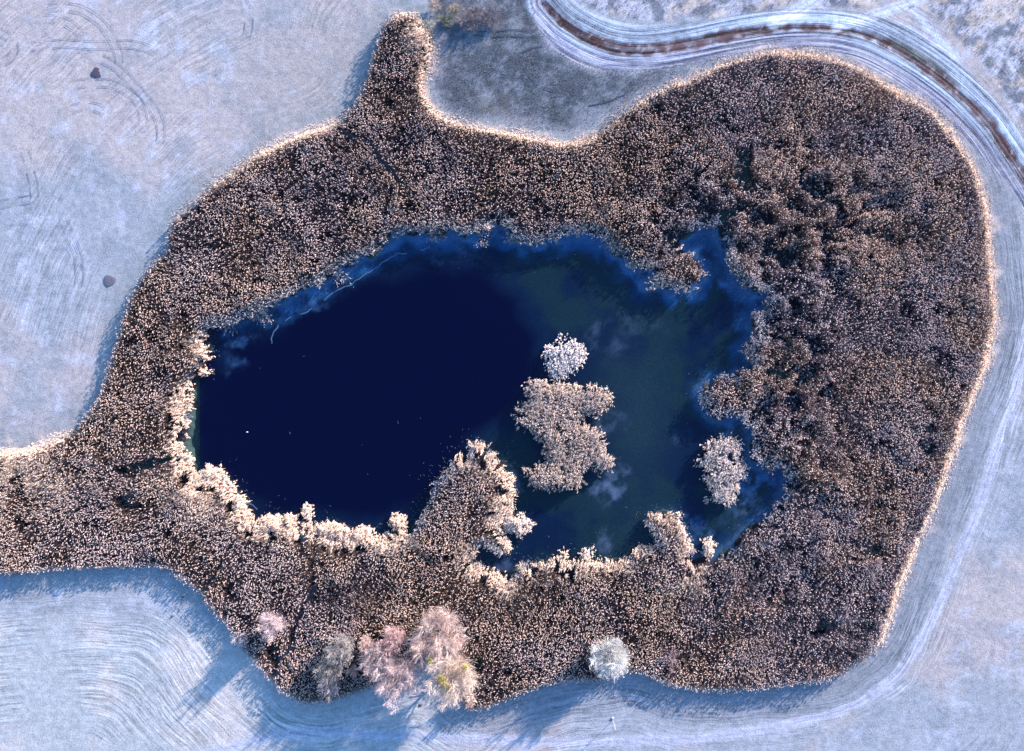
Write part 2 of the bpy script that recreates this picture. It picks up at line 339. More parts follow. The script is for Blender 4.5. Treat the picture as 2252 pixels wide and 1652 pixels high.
# ------------------------------------------------------------------ pond water
WX = np.arange(-62, 56, .36); WY = np.arange(-39, 42, .36)
wx, wy = [a.ravel() for a in np.meshgrid(WX, WY)]
dp, _, _ = sdist(wx, wy, pond_w)
DEEP = W([(470,770),(600,735),(700,672),(820,622),(950,594),(1060,610),(1130,665),(1168,745),(1160,830),(1100,905),(1030,965),(985,1030),(925,1100),(850,1130),(700,1125),(600,1125),(530,1070),(440,1010),(430,900)])
dd, _, _ = sdist(wx, wy, DEEP)
nw = fbm(wx, wy, 6, 4, 40); nf = fbm(wx, wy, 2.6, 5, 44)
wc = np.tile(np.array([.0006, .0012, .021]), (len(wx), 1))
wc = mix(wc, [.003, .012, .042], ss(-1.5, 3.5, dd + (nw - .5) * 4))
wc = mix(wc, [.007, .026, .038], ss(2.5, 8, dd + (nw - .5) * 9) * ss(.38, .62, nw) * .9)
wc = mix(wc, [.010, .030, .046], ss(8, 22, wx) * ss(34, 24, wx) * ss(.35, .65, fbm(wx, wy, 12, 4, 51)) * .8)
wc = mix(wc, [.013, .035, .056], np.exp(-(((wx - 25) / 7) ** 2 + ((wy + 9) / 15) ** 2)) * .8)
north = ss(-4.2, -.6, dp + (nf - .5) * 3.5) * ss(-60, -45, wx) * ss(-2, 8, wy - .28 * wx * (wx < 0))
wc = mix(wc, [.012, .075, .200], north * (.45 + .7 * ss(.4, .65, nf))); wc = mix(wc, [.06, .17, .34], ss(-1.6, -.1, dp + (nf - .5) * 2.4) * ss(-60, -45, wx) * ss(-4, 8, wy - .28 * wx * (wx < 0)) * .8)
eastm = ss(-3.4, -.3, dp + (nf - .5) * 3.5) * ss(25, 40, wx)
wc = mix(wc, [.012, .055, .135], eastm * .6); wc = mix(wc, [.05, .14, .28], ss(-1.4, -.1, dp + (nf - .5) * 2.4) * ss(25, 40, wx) * .7)
for bx_, by_, br, bk, bc in [(1293,532,34,1,0),(1245,540,22,.5,0),(1100,505,30,.5,0),(980,530,45,.4,0),(1395,578,26,.7,0),(1345,560,20,.5,0),(1565,575,30,.5,0),(1605,625,22,.8,0),(1650,655,28,1,0),(1672,640,25,.6,0),(1630,1080,45,.6,0),(1690,1050,36,.7,0),(1660,1120,40,.5,1),(1350,1062,38,.95,1),(1310,730,22,.4,1),(1345,770,30,.2,1),(1500,965,20,.5,1),(1340,930,36,.45,1),(1335,1205,30,.6,1),(1600,940,25,.7,0),(690,652,36,.6,0),(640,680,26,.5,0),(520,748,30,.55,0),(500,790,30,.3,0),(1110,1240,26,.6,1),(1540,1170,40,.4,0),(1620,1000,22,.6,0),(1400,730,50,.2,1),(1130,1060,20,.5,1),(1520,520,30,.6,0),(1545,545,26,.5,0)]:
    q = W([(bx_, by_)])[0]; r = np.hypot(wx - q[0], wy - q[1]) / (br * S)
    k = ss(1.25, .1, r + (nf - .5) * 2.6) * bk * ss(.25, .8, fbm(wx, wy, 1.2, 4, 60))
    wc = mix(wc, [.055, .17, .40] if bc == 0 else [.085, .14, .24], np.clip(k, 0, 1))
m, b, L = newmat('pond_water')
at = attr(m, 'tint'); n1 = nd(m, 'ShaderNodeTexNoise'); n1.inputs['Scale'].default_value = 3.0; n1.inputs['Detail'].default_value = 5
geo = nd(m, 'ShaderNodeNewGeometry'); L.new(geo.outputs['Position'], n1.inputs['Vector'])
vm = nd(m, 'ShaderNodeVectorMath', operation='SCALE'); L.new(at.outputs['Color'], vm.inputs[0]); L.new(math_(m, 'MULTIPLY_ADD', n1.outputs[0], 1.2, .4), vm.inputs['Scale'])
L.new(vm.outputs[0], b.inputs['Base Color']); b.inputs['Roughness'].default_value = .12; b.inputs['IOR'].default_value = 1.33
bp = nd(m, 'ShaderNodeBump'); bp.inputs['Strength'].default_value = .06; bp.inputs['Distance'].default_value = .03; L.new(n1.outputs[0], bp.inputs['Height']); L.new(bp.outputs[0], b.inputs['Normal'])
M_WATER = m
nwx, nwy = len(WX), len(WY); wi = np.arange(nwx * nwy).reshape(nwy, nwx)
wq = np.stack([wi[:-1, :-1], wi[:-1, 1:], wi[1:, 1:], wi[1:, :-1]], -1).reshape(-1, 4)
keep = (dp < 1.6)[wq].all(1); wq = wq[keep]; u, inv = np.unique(wq, return_inverse=True)
WZ = -.60
pond = mesh_from('pond_water', np.stack([wx[u], wy[u], np.full(len(u), WZ)], 1), quads=inv.reshape(-1, 4), mat=M_WATER, col=wc[u], smooth_=True)
tag(pond, 'dark blue pond water with thin ice near its banks', kind='structure')

# thin wandering rim of ice on the water
def simple_mat(name, col, rough=.8, noise=.5, scale=8):
    m, b, L = newmat(name); n = nd(m, 'ShaderNodeTexNoise'); n.inputs['Scale'].default_value = scale; n.inputs['Detail'].default_value = 4
    tc = nd(m, 'ShaderNodeTexCoord'); L.new(tc.outputs['Object'], n.inputs['Vector'])
    vm = nd(m, 'ShaderNodeVectorMath', operation='SCALE'); vm.inputs[0].default_value = col
    L.new(math_(m, 'MULTIPLY_ADD', n.outputs[0], noise * 2, 1 - noise), vm.inputs['Scale']); L.new(vm.outputs[0], b.inputs['Base Color'])
    b.inputs['Roughness'].default_value = rough; b.inputs['Specular IOR Level'].default_value = .2
    return m
def ribbon(name, line, width, zz, mat, jitter=0, step=.35, parent=None, gap=0):
    P = np.asarray(line, float); seg = np.hypot(*np.diff(P, axis=0).T); s = np.concatenate([[0], np.cumsum(seg)])
    t = np.arange(0, s[-1], step); X = np.interp(t, s, P[:, 0]); Y = np.interp(t, s, P[:, 1])
    if jitter:
        X = X + (fbm(t, t * 0, 1.6, 4, 5) - .5) * jitter * 2; Y = Y + (fbm(t, t * 0 + 40, 1.6, 4, 6) - .5) * jitter * 2
    tx, ty = np.gradient(X), np.gradient(Y); l = np.hypot(tx, ty) + 1e-9; nx_, ny_ = -ty / l, tx / l
    wv = width * (.35 + 1.1 * fbm(t, t * 0 + 9, 1.1, 3, 8)) * .5
    n = len(t); co_ = np.concatenate([np.stack([X + nx_ * wv, Y + ny_ * wv, np.full(n, zz)], 1), np.stack([X - nx_ * wv, Y - ny_ * wv, np.full(n, zz)], 1)])
    i = np.arange(n - 1)
    if gap: i = i[fbm(t[:-1], t[:-1] * 0 + 70, 3.0, 3, 12) > gap]
    return mesh_from(name, co_, quads=np.stack([i + n, i + 1 + n, i + 1, i], 1), mat=mat, parent=parent)
M_ICE = simple_mat('ice_rim', (.07, .14, .26), .4)
ice = smooth(W([(945,544),(899,553),(864,563),(829,584),(784,616),(737,640),(699,668),(664,689),(629,700),(604,717),(596,740),(594,758)]), 1, False)
tag(ribbon('ice_rim', ice, .24, WZ + .008, M_ICE, .5, gap=.36), 'thin pale wavy rim of ice along the upper left water', kind='structure')
rimb = W([(505,1062),(520,1085),(545,1108),(566,1124)])
tag(ribbon('ice_rim', rimb, .3, WZ + .008, M_ICE, .3), 'short pale rim of ice at the lower left shore', kind='structure')

# wheel tracks pressed into the frost of the upper left field and elsewhere
M_WHEEL = simple_mat('pressed_frost', (.22, .26, .34), .9, .3)
def arc_track(line, off=1.55, **kw):
    P = smooth(W(line), 2, False); t = np.gradient(P, axis=0); l = np.hypot(t[:, 0], t[:, 1])[:, None]; nn = np.stack([-t[:, 1], t[:, 0]], 1) / l
    for k in ((-.5, .5) if off else (0,)):
        tag(ribbon('wheel_track', P + nn * k * off, kw.get('w', .13), .11, M_WHEEL, .12, gap=kw.get('gap', .30)), 'thin dark curved wheel mark in the frosted grass', kind='structure')
for ln in [a1([(520,330),(640,360),(760,440),(860,550),(950,650),(1010,750),(1020,850),(1010,900)]),
           a1([(300,50),(450,40),(560,80),(650,150),(710,240),(750,330),(755,400)]), a1([(1530,0),(1560,60),(1575,120),(1565,200),(1550,240)]),
           a1([(480,530),(600,515),(720,530),(820,580),(890,660),(910,770)]), a1([(200,290),(400,270),(600,290),(780,275),(880,290),(970,320)]),
           a1([(450,690),(520,665),(600,668),(660,700)]), a1([(160,950),(190,1050),(215,1150),(225,1250)]), a1([(410,1400),(450,1490),(490,1580),(510,1700)]),
           a4([(440,0),(490,90),(510,180),(500,260)]), a1([(280,120),(380,115),(460,160),(520,220)]), a1([(0,200),(70,240),(105,300),(80,360),(20,390)]), a1([(0,1290),(100,1265),(210,1255)])]:
    arc_track(ln)
M_WHEEL2 = simple_mat('pressed_meadow', (.075, .09, .12), .9, .3)
for ln in [a2([(880,225),(1100,230),(1290,232)]), a2([(900,205),(1100,190),(1280,195)]), a2([(1080,400),(1150,350),(1240,310),(1330,290)]), a2([(1230,470),(1300,540),(1420,580)]),
           a2([(1190,470),(1230,540),(1290,590)]), a2([(1480,640),(1600,670),(1720,650),(1850,590)])]:
    tag(ribbon('wheel_track', smooth(W(ln), 2, False), .22, .11, M_WHEEL2, .15, gap=.3), 'thin dark wheel mark across the dull meadow', kind='structure')

# ------------------------------------------------------------------ vegetation materials and builders
def veg_material(name, trans=.25):
    m = bpy.data.materials.new(name); m.use_nodes = True; N = m.node_tree.nodes; L = m.node_tree.links
    N.remove(N['Principled BSDF']); out = N['Material Output']
    at = attr(m, 'tint'); d = nd(m, 'ShaderNodeBsdfDiffuse'); t = nd(m, 'ShaderNodeBsdfTranslucent'); mx = nd(m, 'ShaderNodeMixShader'); mx.inputs[0].default_value = trans
    n = nd(m, 'ShaderNodeTexNoise'); n.inputs['Scale'].default_value = 6.0; g = nd(m, 'ShaderNodeNewGeometry'); L.new(g.outputs['Position'], n.inputs['Vector'])
    vm = nd(m, 'ShaderNodeVectorMath', operation='SCALE'); L.new(at.outputs['Color'], vm.inputs[0]); L.new(math_(m, 'MULTIPLY_ADD', n.outputs[0], .7, .65), vm.inputs['Scale'])
    L.new(vm.outputs[0], d.inputs[0]); L.new(vm.outputs[0], t.inputs[0]); L.new(d.outputs[0], mx.inputs[1]); L.new(t.outputs[0], mx.inputs[2]); L.new(mx.outputs[0], out.inputs[0])
    return m
M_REED = veg_material('dry_reed'); M_TWIG = veg_material('frosted_twig', .1); M_GRASS = veg_material('frosted_grass', .2)

def reed_arrays(x, y, z0, h, lx, ly, plume, tint, ptint, leaf_n=3, wid=1.0, plen=.36, face=None):
    """stems + leaves and plumes: returns ((co, tris, col), (co, tris, col))"""
    n = len(x); face = np.zeros(n) if face is None else face; base = np.stack([x, y, z0], 1); top = base + np.stack([lx, ly, h], 1)
    cos_, tri, colr = [], [], []; off = 0
    a = rng.uniform(0, 2 * np.pi, n); dv = np.stack([np.cos(a), np.sin(a), 0 * a], 1)
    cos_ += [base + dv * .03 * wid, base - dv * .03 * wid, top]; tri.append(np.stack([np.arange(n), np.arange(n) + n, np.arange(n) + 2 * n], 1)); colr += [tint * .8] * 3; off = 3 * n
    for k in range(leaf_n):
        a = rng.uniform(0, 2 * np.pi, n); f = rng.uniform(.5, .93, n)[:, None]
        s = base + (top - base) * f; ln = (rng.uniform(.3, .65, n) * np.clip(h / 2.0, .35, 1.1))[:, None]
        dv = np.stack([np.cos(a) + lx * .5, np.sin(a) + ly * .5, rng.uniform(-.35, .75, n)], 1); dv /= np.linalg.norm(dv, axis=1)[:, None]
        pv = np.stack([-np.sin(a), np.cos(a), rng.uniform(-.8, .8, n)], 1) * .045 * wid
        fk = (rng.uniform(0, 1, n) < face)[:, None]
        dv2 = np.stack([-SX * .7 + rng.normal(0, .3, n), -SY * .7 + rng.normal(0, .3, n), rng.uniform(.3, .9, n)], 1); dv2 /= np.linalg.norm(dv2, axis=1)[:, None]
        pv2 = np.stack([-SY + rng.normal(0, .25, n), SX + rng.normal(0, .25, n), rng.normal(0, .15, n)], 1) * .085 * wid
        dv = np.where(fk, dv2, dv); pv = np.where(fk, pv2, pv); s = np.where(fk, base + (top - base) * (f * .9), s)
        e = s + dv * ln * np.where(fk, rng.uniform(1.2, 2.0, (n, 1)), 1)
        cos_ += [s - pv, s + pv, e]; i = np.arange(n) + off; tri.append(np.stack([i, i + n, i + 2 * n], 1)); off += 3 * n
        lc = tint * rng.uniform(.75, 1.25, (n, 1)); colr += [lc] * 3
    A = (np.concatenate(cos_), np.concatenate(tri), np.concatenate(colr))
    q = np.where(plume)[0]; n = len(q); B = None
    if n:
        t = top[q]; a = -2.2 + (fbm(x[q], y[q], 6, 2, 301) - .5) * 7 + rng.normal(0, .7, n); L_ = np.clip(rng.lognormal(-.08, .32, n), .4, 1.7) * plen
        dv = np.stack([np.cos(a) * .8 + lx[q] * .4, np.sin(a) * .8 + ly[q] * .4, rng.uniform(-.1, .8, n)], 1); dv /= np.linalg.norm(dv, axis=1)[:, None]
        side = np.cross(dv, rng.normal(0, 1, (n, 3))); side /= np.linalg.norm(side, axis=1)[:, None]
        hs = np.cross(dv, np.array([SX * .75, SY * .75, .65]) + rng.normal(0, .25, (n, 3))); hs /= np.linalg.norm(hs, axis=1)[:, None]
        side = np.where((rng.uniform(0, 1, n) < .6)[:, None], hs, side); up = np.cross(dv, side)
        wv = rng.uniform(.048, .082, n)[:, None] * wid * plen / .38
        cs, tr, cc = [], [], []; off = 0
        for v in (side, up):
            m1 = t + dv * L_[:, None] * .4
            cs += [t, m1 + v * wv, m1 - v * wv, t + dv * L_[:, None]]; i = np.arange(n) + off
            tr += [np.stack([i, i + n, i + 2 * n], 1), np.stack([i + n, i + 3 * n, i + 2 * n], 1)]; off += 4 * n
            cc += [ptint[q]] * 4
        B = (np.concatenate(cs), np.concatenate(tr), np.concatenate(cc))
    return A, B
def join(arrs):
    cs, ts, cl = [], [], []; off = 0
    for a in arrs:
        if a is None: continue
        cs.append(a[0]); ts.append(a[1] + off); cl.append(a[2]); off += len(a[0])
    return np.concatenate(cs), np.concatenate(ts), np.concatenate(cl)

ZR = -.5
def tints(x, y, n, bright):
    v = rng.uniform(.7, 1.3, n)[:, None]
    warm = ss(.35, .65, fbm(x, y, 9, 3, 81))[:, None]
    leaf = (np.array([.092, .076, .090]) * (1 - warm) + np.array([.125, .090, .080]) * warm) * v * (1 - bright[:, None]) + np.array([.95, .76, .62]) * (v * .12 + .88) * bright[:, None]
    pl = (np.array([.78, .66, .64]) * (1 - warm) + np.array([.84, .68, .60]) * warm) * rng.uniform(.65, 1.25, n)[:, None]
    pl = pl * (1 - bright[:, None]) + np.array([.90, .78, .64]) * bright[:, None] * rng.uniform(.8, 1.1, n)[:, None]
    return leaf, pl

# ------------------------------------------------------------------ main reed bed
sp = .240
cx, cy = np.meshgrid(np.arange(-104, 100, sp), np.arange(-70, 75, sp)); cx, cy = cx.ravel(), cy.ravel()
cx = cx + rng.uniform(-.5, .5, len(cx)) * sp * 1.4; cy = cy + rng.uniform(-.5, .5, len(cy)) * sp * 1.4
do, nox, noy = sdist(cx, cy, outer_w + 0)
wob = (fbm(cx, cy, 1.6, 3, 90) - .5)
k = do + wob * 2.4 + rng.normal(0, .22, len(cx)) < 0; cx, cy, do, nox, noy, wob = [v[k] for v in (cx, cy, do, nox, noy, wob)]
dp, npx, npy = sdist(cx, cy, pond_w)
wob2 = fbm(cx, cy, 1.5, 3, 91) - .5
k = dp + wob2 * 2.2 + (fbm(cx, cy, 4.2, 3, 92) - .5) * 3.4 > .1; cx, cy, do, nox, noy, dp, npx, npy, wob2 = [v[k] for v in (cx, cy, do, nox, noy, dp, npx, npy, wob2)]
k = np.ones(len(cx), bool)
for h in holes_w: k &= (sdist(cx, cy, h)[0] + (wob2 * 1.6) > 0) | (rng.uniform(0, 1, len(cx)) < .10)
for tl, r in trails_w: k &= np.abs(sline(cx, cy, tl)) > r * (.7 + .5 * fbm(cx, cy, 2, 2, 5))
dMd = sdist(cx, cy, MEADOW)[0]
cx, cy, do, nox, noy, dp, npx, npy = [v[k] for v in (cx, cy, do, nox, noy, dp, npx, npy)]
dp = np.abs(dp); do_ = -do
h = 2.5 + .5 * (fbm(cx, cy, 12, 3, 60) - .5) + .45 * (fbm(cx, cy, 1.3, 2, 61) - .5)
vx, vy = cx / S + 1125.5, 826 - cy / S
def blob(ax, ay, rx, ry): return np.exp(-(((vx - ax) / rx) ** 2 + ((vy - ay) / ry) ** 2))
lump = np.clip(blob(1780, 470, 190, 150) + blob(1720, 700, 110, 150) + blob(1520, 470, 110, 90) + .9 * blob(1760, 960, 90, 170) + .5 * blob(1700, 1260, 130, 70) + .5 * blob(1900, 1400, 90, 90) + .5 * blob(1150, 480, 250, 40), 0, 1)
cl = fbm(cx, cy, 2.8, 2, 63)
h = h + lump * (cl - .44) * 6.5 + (fbm(cx, cy, 3.1, 2, 67) - .5) * 1.1
gap = ((cl < .38) & (rng.uniform(0, 1, len(cx)) < lump * .8)) | ((fbm(cx, cy, 3.2, 3, 66) < .27) & (rng.uniform(0, 1, len(cx)) < .7))
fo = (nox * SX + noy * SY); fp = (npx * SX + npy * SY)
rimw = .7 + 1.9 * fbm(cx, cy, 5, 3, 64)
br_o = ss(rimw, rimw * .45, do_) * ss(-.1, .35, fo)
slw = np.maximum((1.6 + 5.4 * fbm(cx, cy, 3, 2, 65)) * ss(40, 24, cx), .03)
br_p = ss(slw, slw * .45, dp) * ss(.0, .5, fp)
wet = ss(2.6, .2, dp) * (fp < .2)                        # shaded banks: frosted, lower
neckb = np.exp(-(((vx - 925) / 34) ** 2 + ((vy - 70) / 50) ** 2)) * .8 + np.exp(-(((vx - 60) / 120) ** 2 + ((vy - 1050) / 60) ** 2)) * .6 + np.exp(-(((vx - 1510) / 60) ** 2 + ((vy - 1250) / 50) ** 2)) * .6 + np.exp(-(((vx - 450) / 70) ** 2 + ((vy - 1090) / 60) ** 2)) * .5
bright = np.clip(np.maximum(br_o, br_p) + neckb * (fbm(cx, cy, 2.0, 2, 68) > .45), 0, 1)  # sunlight painted into reed colour on sun-facing rims and banks; neckb adds patches
h = h * (1 - .62 * ss(rimw * 1.2, 0, do_) * (fo > 0) - .2 * ss(.8, 0, do_))
h = h * (1 - .62 * ss(slw * 1.1, 0, dp) * ss(0, .5, fp)) * (1 - .25 * wet)
h = np.clip(h, .45, 3.9)
k = ~gap & ((rng.uniform(0, 1, len(cx)) < .30 + ss(0, 1.3, dp)) | (fp > .35)) & (rng.uniform(0, 1, len(cx)) < .45 + ss(0, 1.0, do_)) & ~((br_p > .15) & (fbm(cx, cy, 1.5, 2, 310) < .36)) & ~((fp > .2) & (dp < 3.4 * (fbm(cx, cy, 2.3, 2, 311) - .42)))
cx, cy, h, bright, nox, noy, npx, npy, br_o, br_p, do_, dp, wet, lump, fp = [v[k] for v in (cx, cy, h, bright, nox, noy, npx, npy, br_o, br_p, do_, dp, wet, lump, fp)]
n = len(cx); print('reeds', n)
lx = rng.normal(-.14, .16, n) + nox * br_o * .8 + npx * (br_p * 1.1 + ss(1.5, 0, dp) * .4); ly = rng.normal(-.1, .16, n) + noy * br_o * .8 + npy * (br_p * 1.1 + ss(1.5, 0, dp) * .4)
la = fbm(cx, cy, 3.5, 2, 70) * 14; lx += np.cos(la) * lump * .5; ly += np.sin(la) * lump * .5
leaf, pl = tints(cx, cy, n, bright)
eastf = ss(25, 50, cx)[:, None] * (1 - bright[:, None]); leaf = leaf * (1 + .75 * eastf); lx -= .35 * eastf[:, 0]; ly += .12 * eastf[:, 0]
frosty = (ss(3.0, .3, dp) * ss(.3, -.3, fp) + ss(1.2, .1, do_) * (br_o < .2) * .9)[:, None] * .85
frosty = np.maximum(frosty, (ss(.15, .6, lump) * ss(2.3, 1.2, h) * .8)[:, None])
leaf = leaf * (1 - frosty) + np.array([.40, .44, .50]) * frosty; pl = pl * (1 - frosty * .5) + np.array([.55, .57, .62]) * frosty * .5
pden = .24 + .44 * ss(.3, .7, fbm(cx, cy, 5.5, 4, 95)); plume = (rng.uniform(0, 1, n) < pden) & (h > .9)
h = np.where(plume, h + .25, h * rng.uniform(.72, .95, n))
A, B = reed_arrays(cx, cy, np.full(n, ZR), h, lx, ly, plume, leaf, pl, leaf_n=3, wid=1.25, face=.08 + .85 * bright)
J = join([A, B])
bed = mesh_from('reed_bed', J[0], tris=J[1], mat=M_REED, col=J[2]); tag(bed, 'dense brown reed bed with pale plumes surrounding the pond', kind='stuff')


# ------------------------------------------------------------------ short frosted grass along the outside of the reeds and on rough ground
def grass(name, x, y, z0, h, tint, label, spread=.28, nb=4, wd=.05, faced=None):
    n = len(x); cs, tr, cc = [], [], []; off = 0; base = np.stack([x, y, z0], 1)
    for _ in range(nb):
        a = rng.uniform(0, 2 * np.pi, n); r = rng.uniform(.3, 1, n) * spread
        e = base + np.stack([np.cos(a) * r, np.sin(a) * r, h * rng.uniform(.6, 1.1, n)], 1); pv = np.stack([-np.sin(a), np.cos(a), 0 * a], 1) * wd
        if faced is not None:
            fk = (rng.uniform(0, 1, n) < faced)[:, None]; q = np.stack([-SX + rng.normal(0, .4, n), -SY + rng.normal(0, .4, n), rng.uniform(.6, 1.1, n)], 1) * (h * .8)[:, None]
            e = np.where(fk, base + q, e); pv = np.where(fk, np.array([-SY, SX, 0]) * .10, pv)
        cs += [base - pv, base + pv, e]; i = np.arange(n) + off; tr.append(np.stack([i, i + n, i + 2 * n], 1)); off += 3 * n
        cc += [tint * rng.uniform(.75, 1.2, (n, 1))] * 3
    o = mesh_from(name, np.concatenate(cs), tris=np.concatenate(tr), mat=M_GRASS, col=np.concatenate(cc)); return tag(o, label, kind='stuff')
gx_, gy_ = np.meshgrid(np.arange(-103, 103, .33), np.arange(-76, 76, .33)); gx_, gy_ = gx_.ravel(), gy_.ravel()
gx_ = gx_ + rng.uniform(-.25, .25, len(gx_)); gy_ = gy_ + rng.uniform(-.25, .25, len(gy_))
d, ux, uy = sdist(gx_, gy_, outer_w); wn_ = fbm(gx_, gy_, 2.6, 3, 101)
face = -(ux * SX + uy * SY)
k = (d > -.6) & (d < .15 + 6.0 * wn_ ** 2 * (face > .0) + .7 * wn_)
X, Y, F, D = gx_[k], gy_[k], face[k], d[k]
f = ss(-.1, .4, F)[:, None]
t = np.array([.40, .43, .48]) * (1 - f) + np.array([.84, .73, .66]) * f  # frosted grass, tinted warm and pale as if sunlit on sun-facing edges
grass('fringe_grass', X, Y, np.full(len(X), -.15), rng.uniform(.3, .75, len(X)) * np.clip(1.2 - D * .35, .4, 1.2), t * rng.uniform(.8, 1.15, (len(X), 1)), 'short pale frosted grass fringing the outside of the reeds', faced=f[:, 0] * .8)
dm = sdist(gx_, gy_, MEADOW)[0]; k = (dm < 0) & (d > .4) & (rng.uniform(0, 1, len(gx_)) < .45 + .5 * (wn_ > .5))
X, Y = gx_[k], gy_[k]; v = fbm(X, Y, 3, 3, 110)[:, None]
grass('meadow_grass', X, Y, np.full(len(X), -.02), rng.uniform(.10, .28, len(X)), np.array([.13, .15, .17]) * (1 - v) + np.array([.36, .36, .38]) * v, 'dull bluish green meadow grass in the bend of the dirt road', .3, 3)
k = np.zeros(len(gx_), bool)
for p in (ROUGH, ROUGH2, ROUGH3): k |= sdist(gx_, gy_, p)[0] < -.6
k &= (rng.uniform(0, 1, len(gx_)) < .45 * (fbm(gx_, gy_, 2.2, 3, 111) > .45) + .08); X, Y = gx_[k], gy_[k]
grass('tussock_grass', X, Y, np.full(len(X), -.02), rng.uniform(.12, .38, len(X)), np.array([.60, .55, .50]) * rng.uniform(.6, 1.1, (len(X), 1)), 'frosted tussocky grass beyond the dirt road', .3, 3)

# ------------------------------------------------------------------ reed islands and single clumps (things)
def clump(name, poly, label, cat, group, h0=2.2, bright=.0, cool=.0, step=.27, plume_p=.6, lean=(0, 0), slope=1.4, z0=-.75, plen=.42, splay=.8):
    P = smooth(W(poly), 1); c0 = P.mean(0); lo, hi = P.min(0), P.max(0)
    X, Y = np.meshgrid(np.arange(lo[0], hi[0], step), np.arange(lo[1], hi[1], step)); X, Y = X.ravel(), Y.ravel()
    X = X + rng.uniform(-.5, .5, len(X)) * step; Y = Y + rng.uniform(-.5, .5, len(Y)) * step
    d, ux, uy = sdist(X, Y, P); k = (d + (fbm(X, Y, .9, 2, 200) - .5) * 2.2 * min(1, abs(d.min())) + (fbm(X, Y, 2.2, 2, 203) - .5) * 3.6 * (abs(d.min()) > 1.5) + rng.normal(0, .3, len(X)) * min(1, abs(d.min())) < 0) & (rng.uniform(0, 1, len(X)) < .35 + ss(0, .9, -d)) & ((fbm(X, Y, 1.1, 2, 207) > .3) | (abs(d.min()) < 1.5))
    X, Y, d, ux, uy = [v[k] for v in (X, Y, d, ux, uy)]; n = len(X)
    hh = h0 * (.55 + .45 * ss(0, slope, -d)) * (.85 + .3 * fbm(X, Y, 1.5, 2, 201))
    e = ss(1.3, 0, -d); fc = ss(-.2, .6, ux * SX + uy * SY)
    br = np.clip(np.full(n, bright) + e * fc * .5, 0, 1)  # clump edge towards the sun gets a paler, painted-in sunlit colour
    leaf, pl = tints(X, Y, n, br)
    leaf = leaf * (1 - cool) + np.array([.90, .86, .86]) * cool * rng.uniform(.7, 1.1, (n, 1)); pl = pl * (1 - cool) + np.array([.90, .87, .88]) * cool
    lx = rng.normal(lean[0], .28, n) + ux * e * splay * rng.uniform(.3, 1.6, n); ly = rng.normal(lean[1], .28, n) + uy * e * splay * rng.uniform(.3, 1.6, n)
    pm = rng.uniform(0, 1, n) < plume_p
    root = empty(name, (c0[0], c0[1], z0))
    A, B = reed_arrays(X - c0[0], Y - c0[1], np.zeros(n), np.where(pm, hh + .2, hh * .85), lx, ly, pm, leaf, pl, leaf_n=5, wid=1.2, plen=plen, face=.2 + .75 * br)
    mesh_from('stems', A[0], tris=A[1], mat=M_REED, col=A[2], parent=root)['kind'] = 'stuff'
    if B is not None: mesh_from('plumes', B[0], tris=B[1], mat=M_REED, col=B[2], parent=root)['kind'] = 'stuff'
    return tag(root, label, cat, group)
def oval(cx, cy, rx, ry, rot=0, n=14):
    r = math.radians(rot); out = []
    for i in range(n):
        a = 2 * math.pi * i / n; k = 1 + random.uniform(-.32, .26); u, v = rx * k * math.cos(a), ry * k * math.sin(a)
        out.append((cx + u * math.cos(r) - v * math.sin(r), cy + u * math.sin(r) + v * math.cos(r)))
    return out
G1 = 'reed islands standing in the open water'
clump('reed_island', ISL['white'], 'small bright white frosted reed island, the topmost one in the open water', 'reed island', G1, 1.3, 1.0, .95, .17, .3, (-.3, -.4), .8)
clump('reed_island', ISL['hourglass'], 'large tan hourglass shaped reed island in the middle of the water', 'reed island', G1, 2.3, .36, .14, .25, .75)
clump('reed_island', ISL['east'], 'grey white reed island close to the right bank of the pond', 'reed island', G1, 1.9, .4, .5, .24, .5)
G2 = 'bright reed clumps along the lower bank'
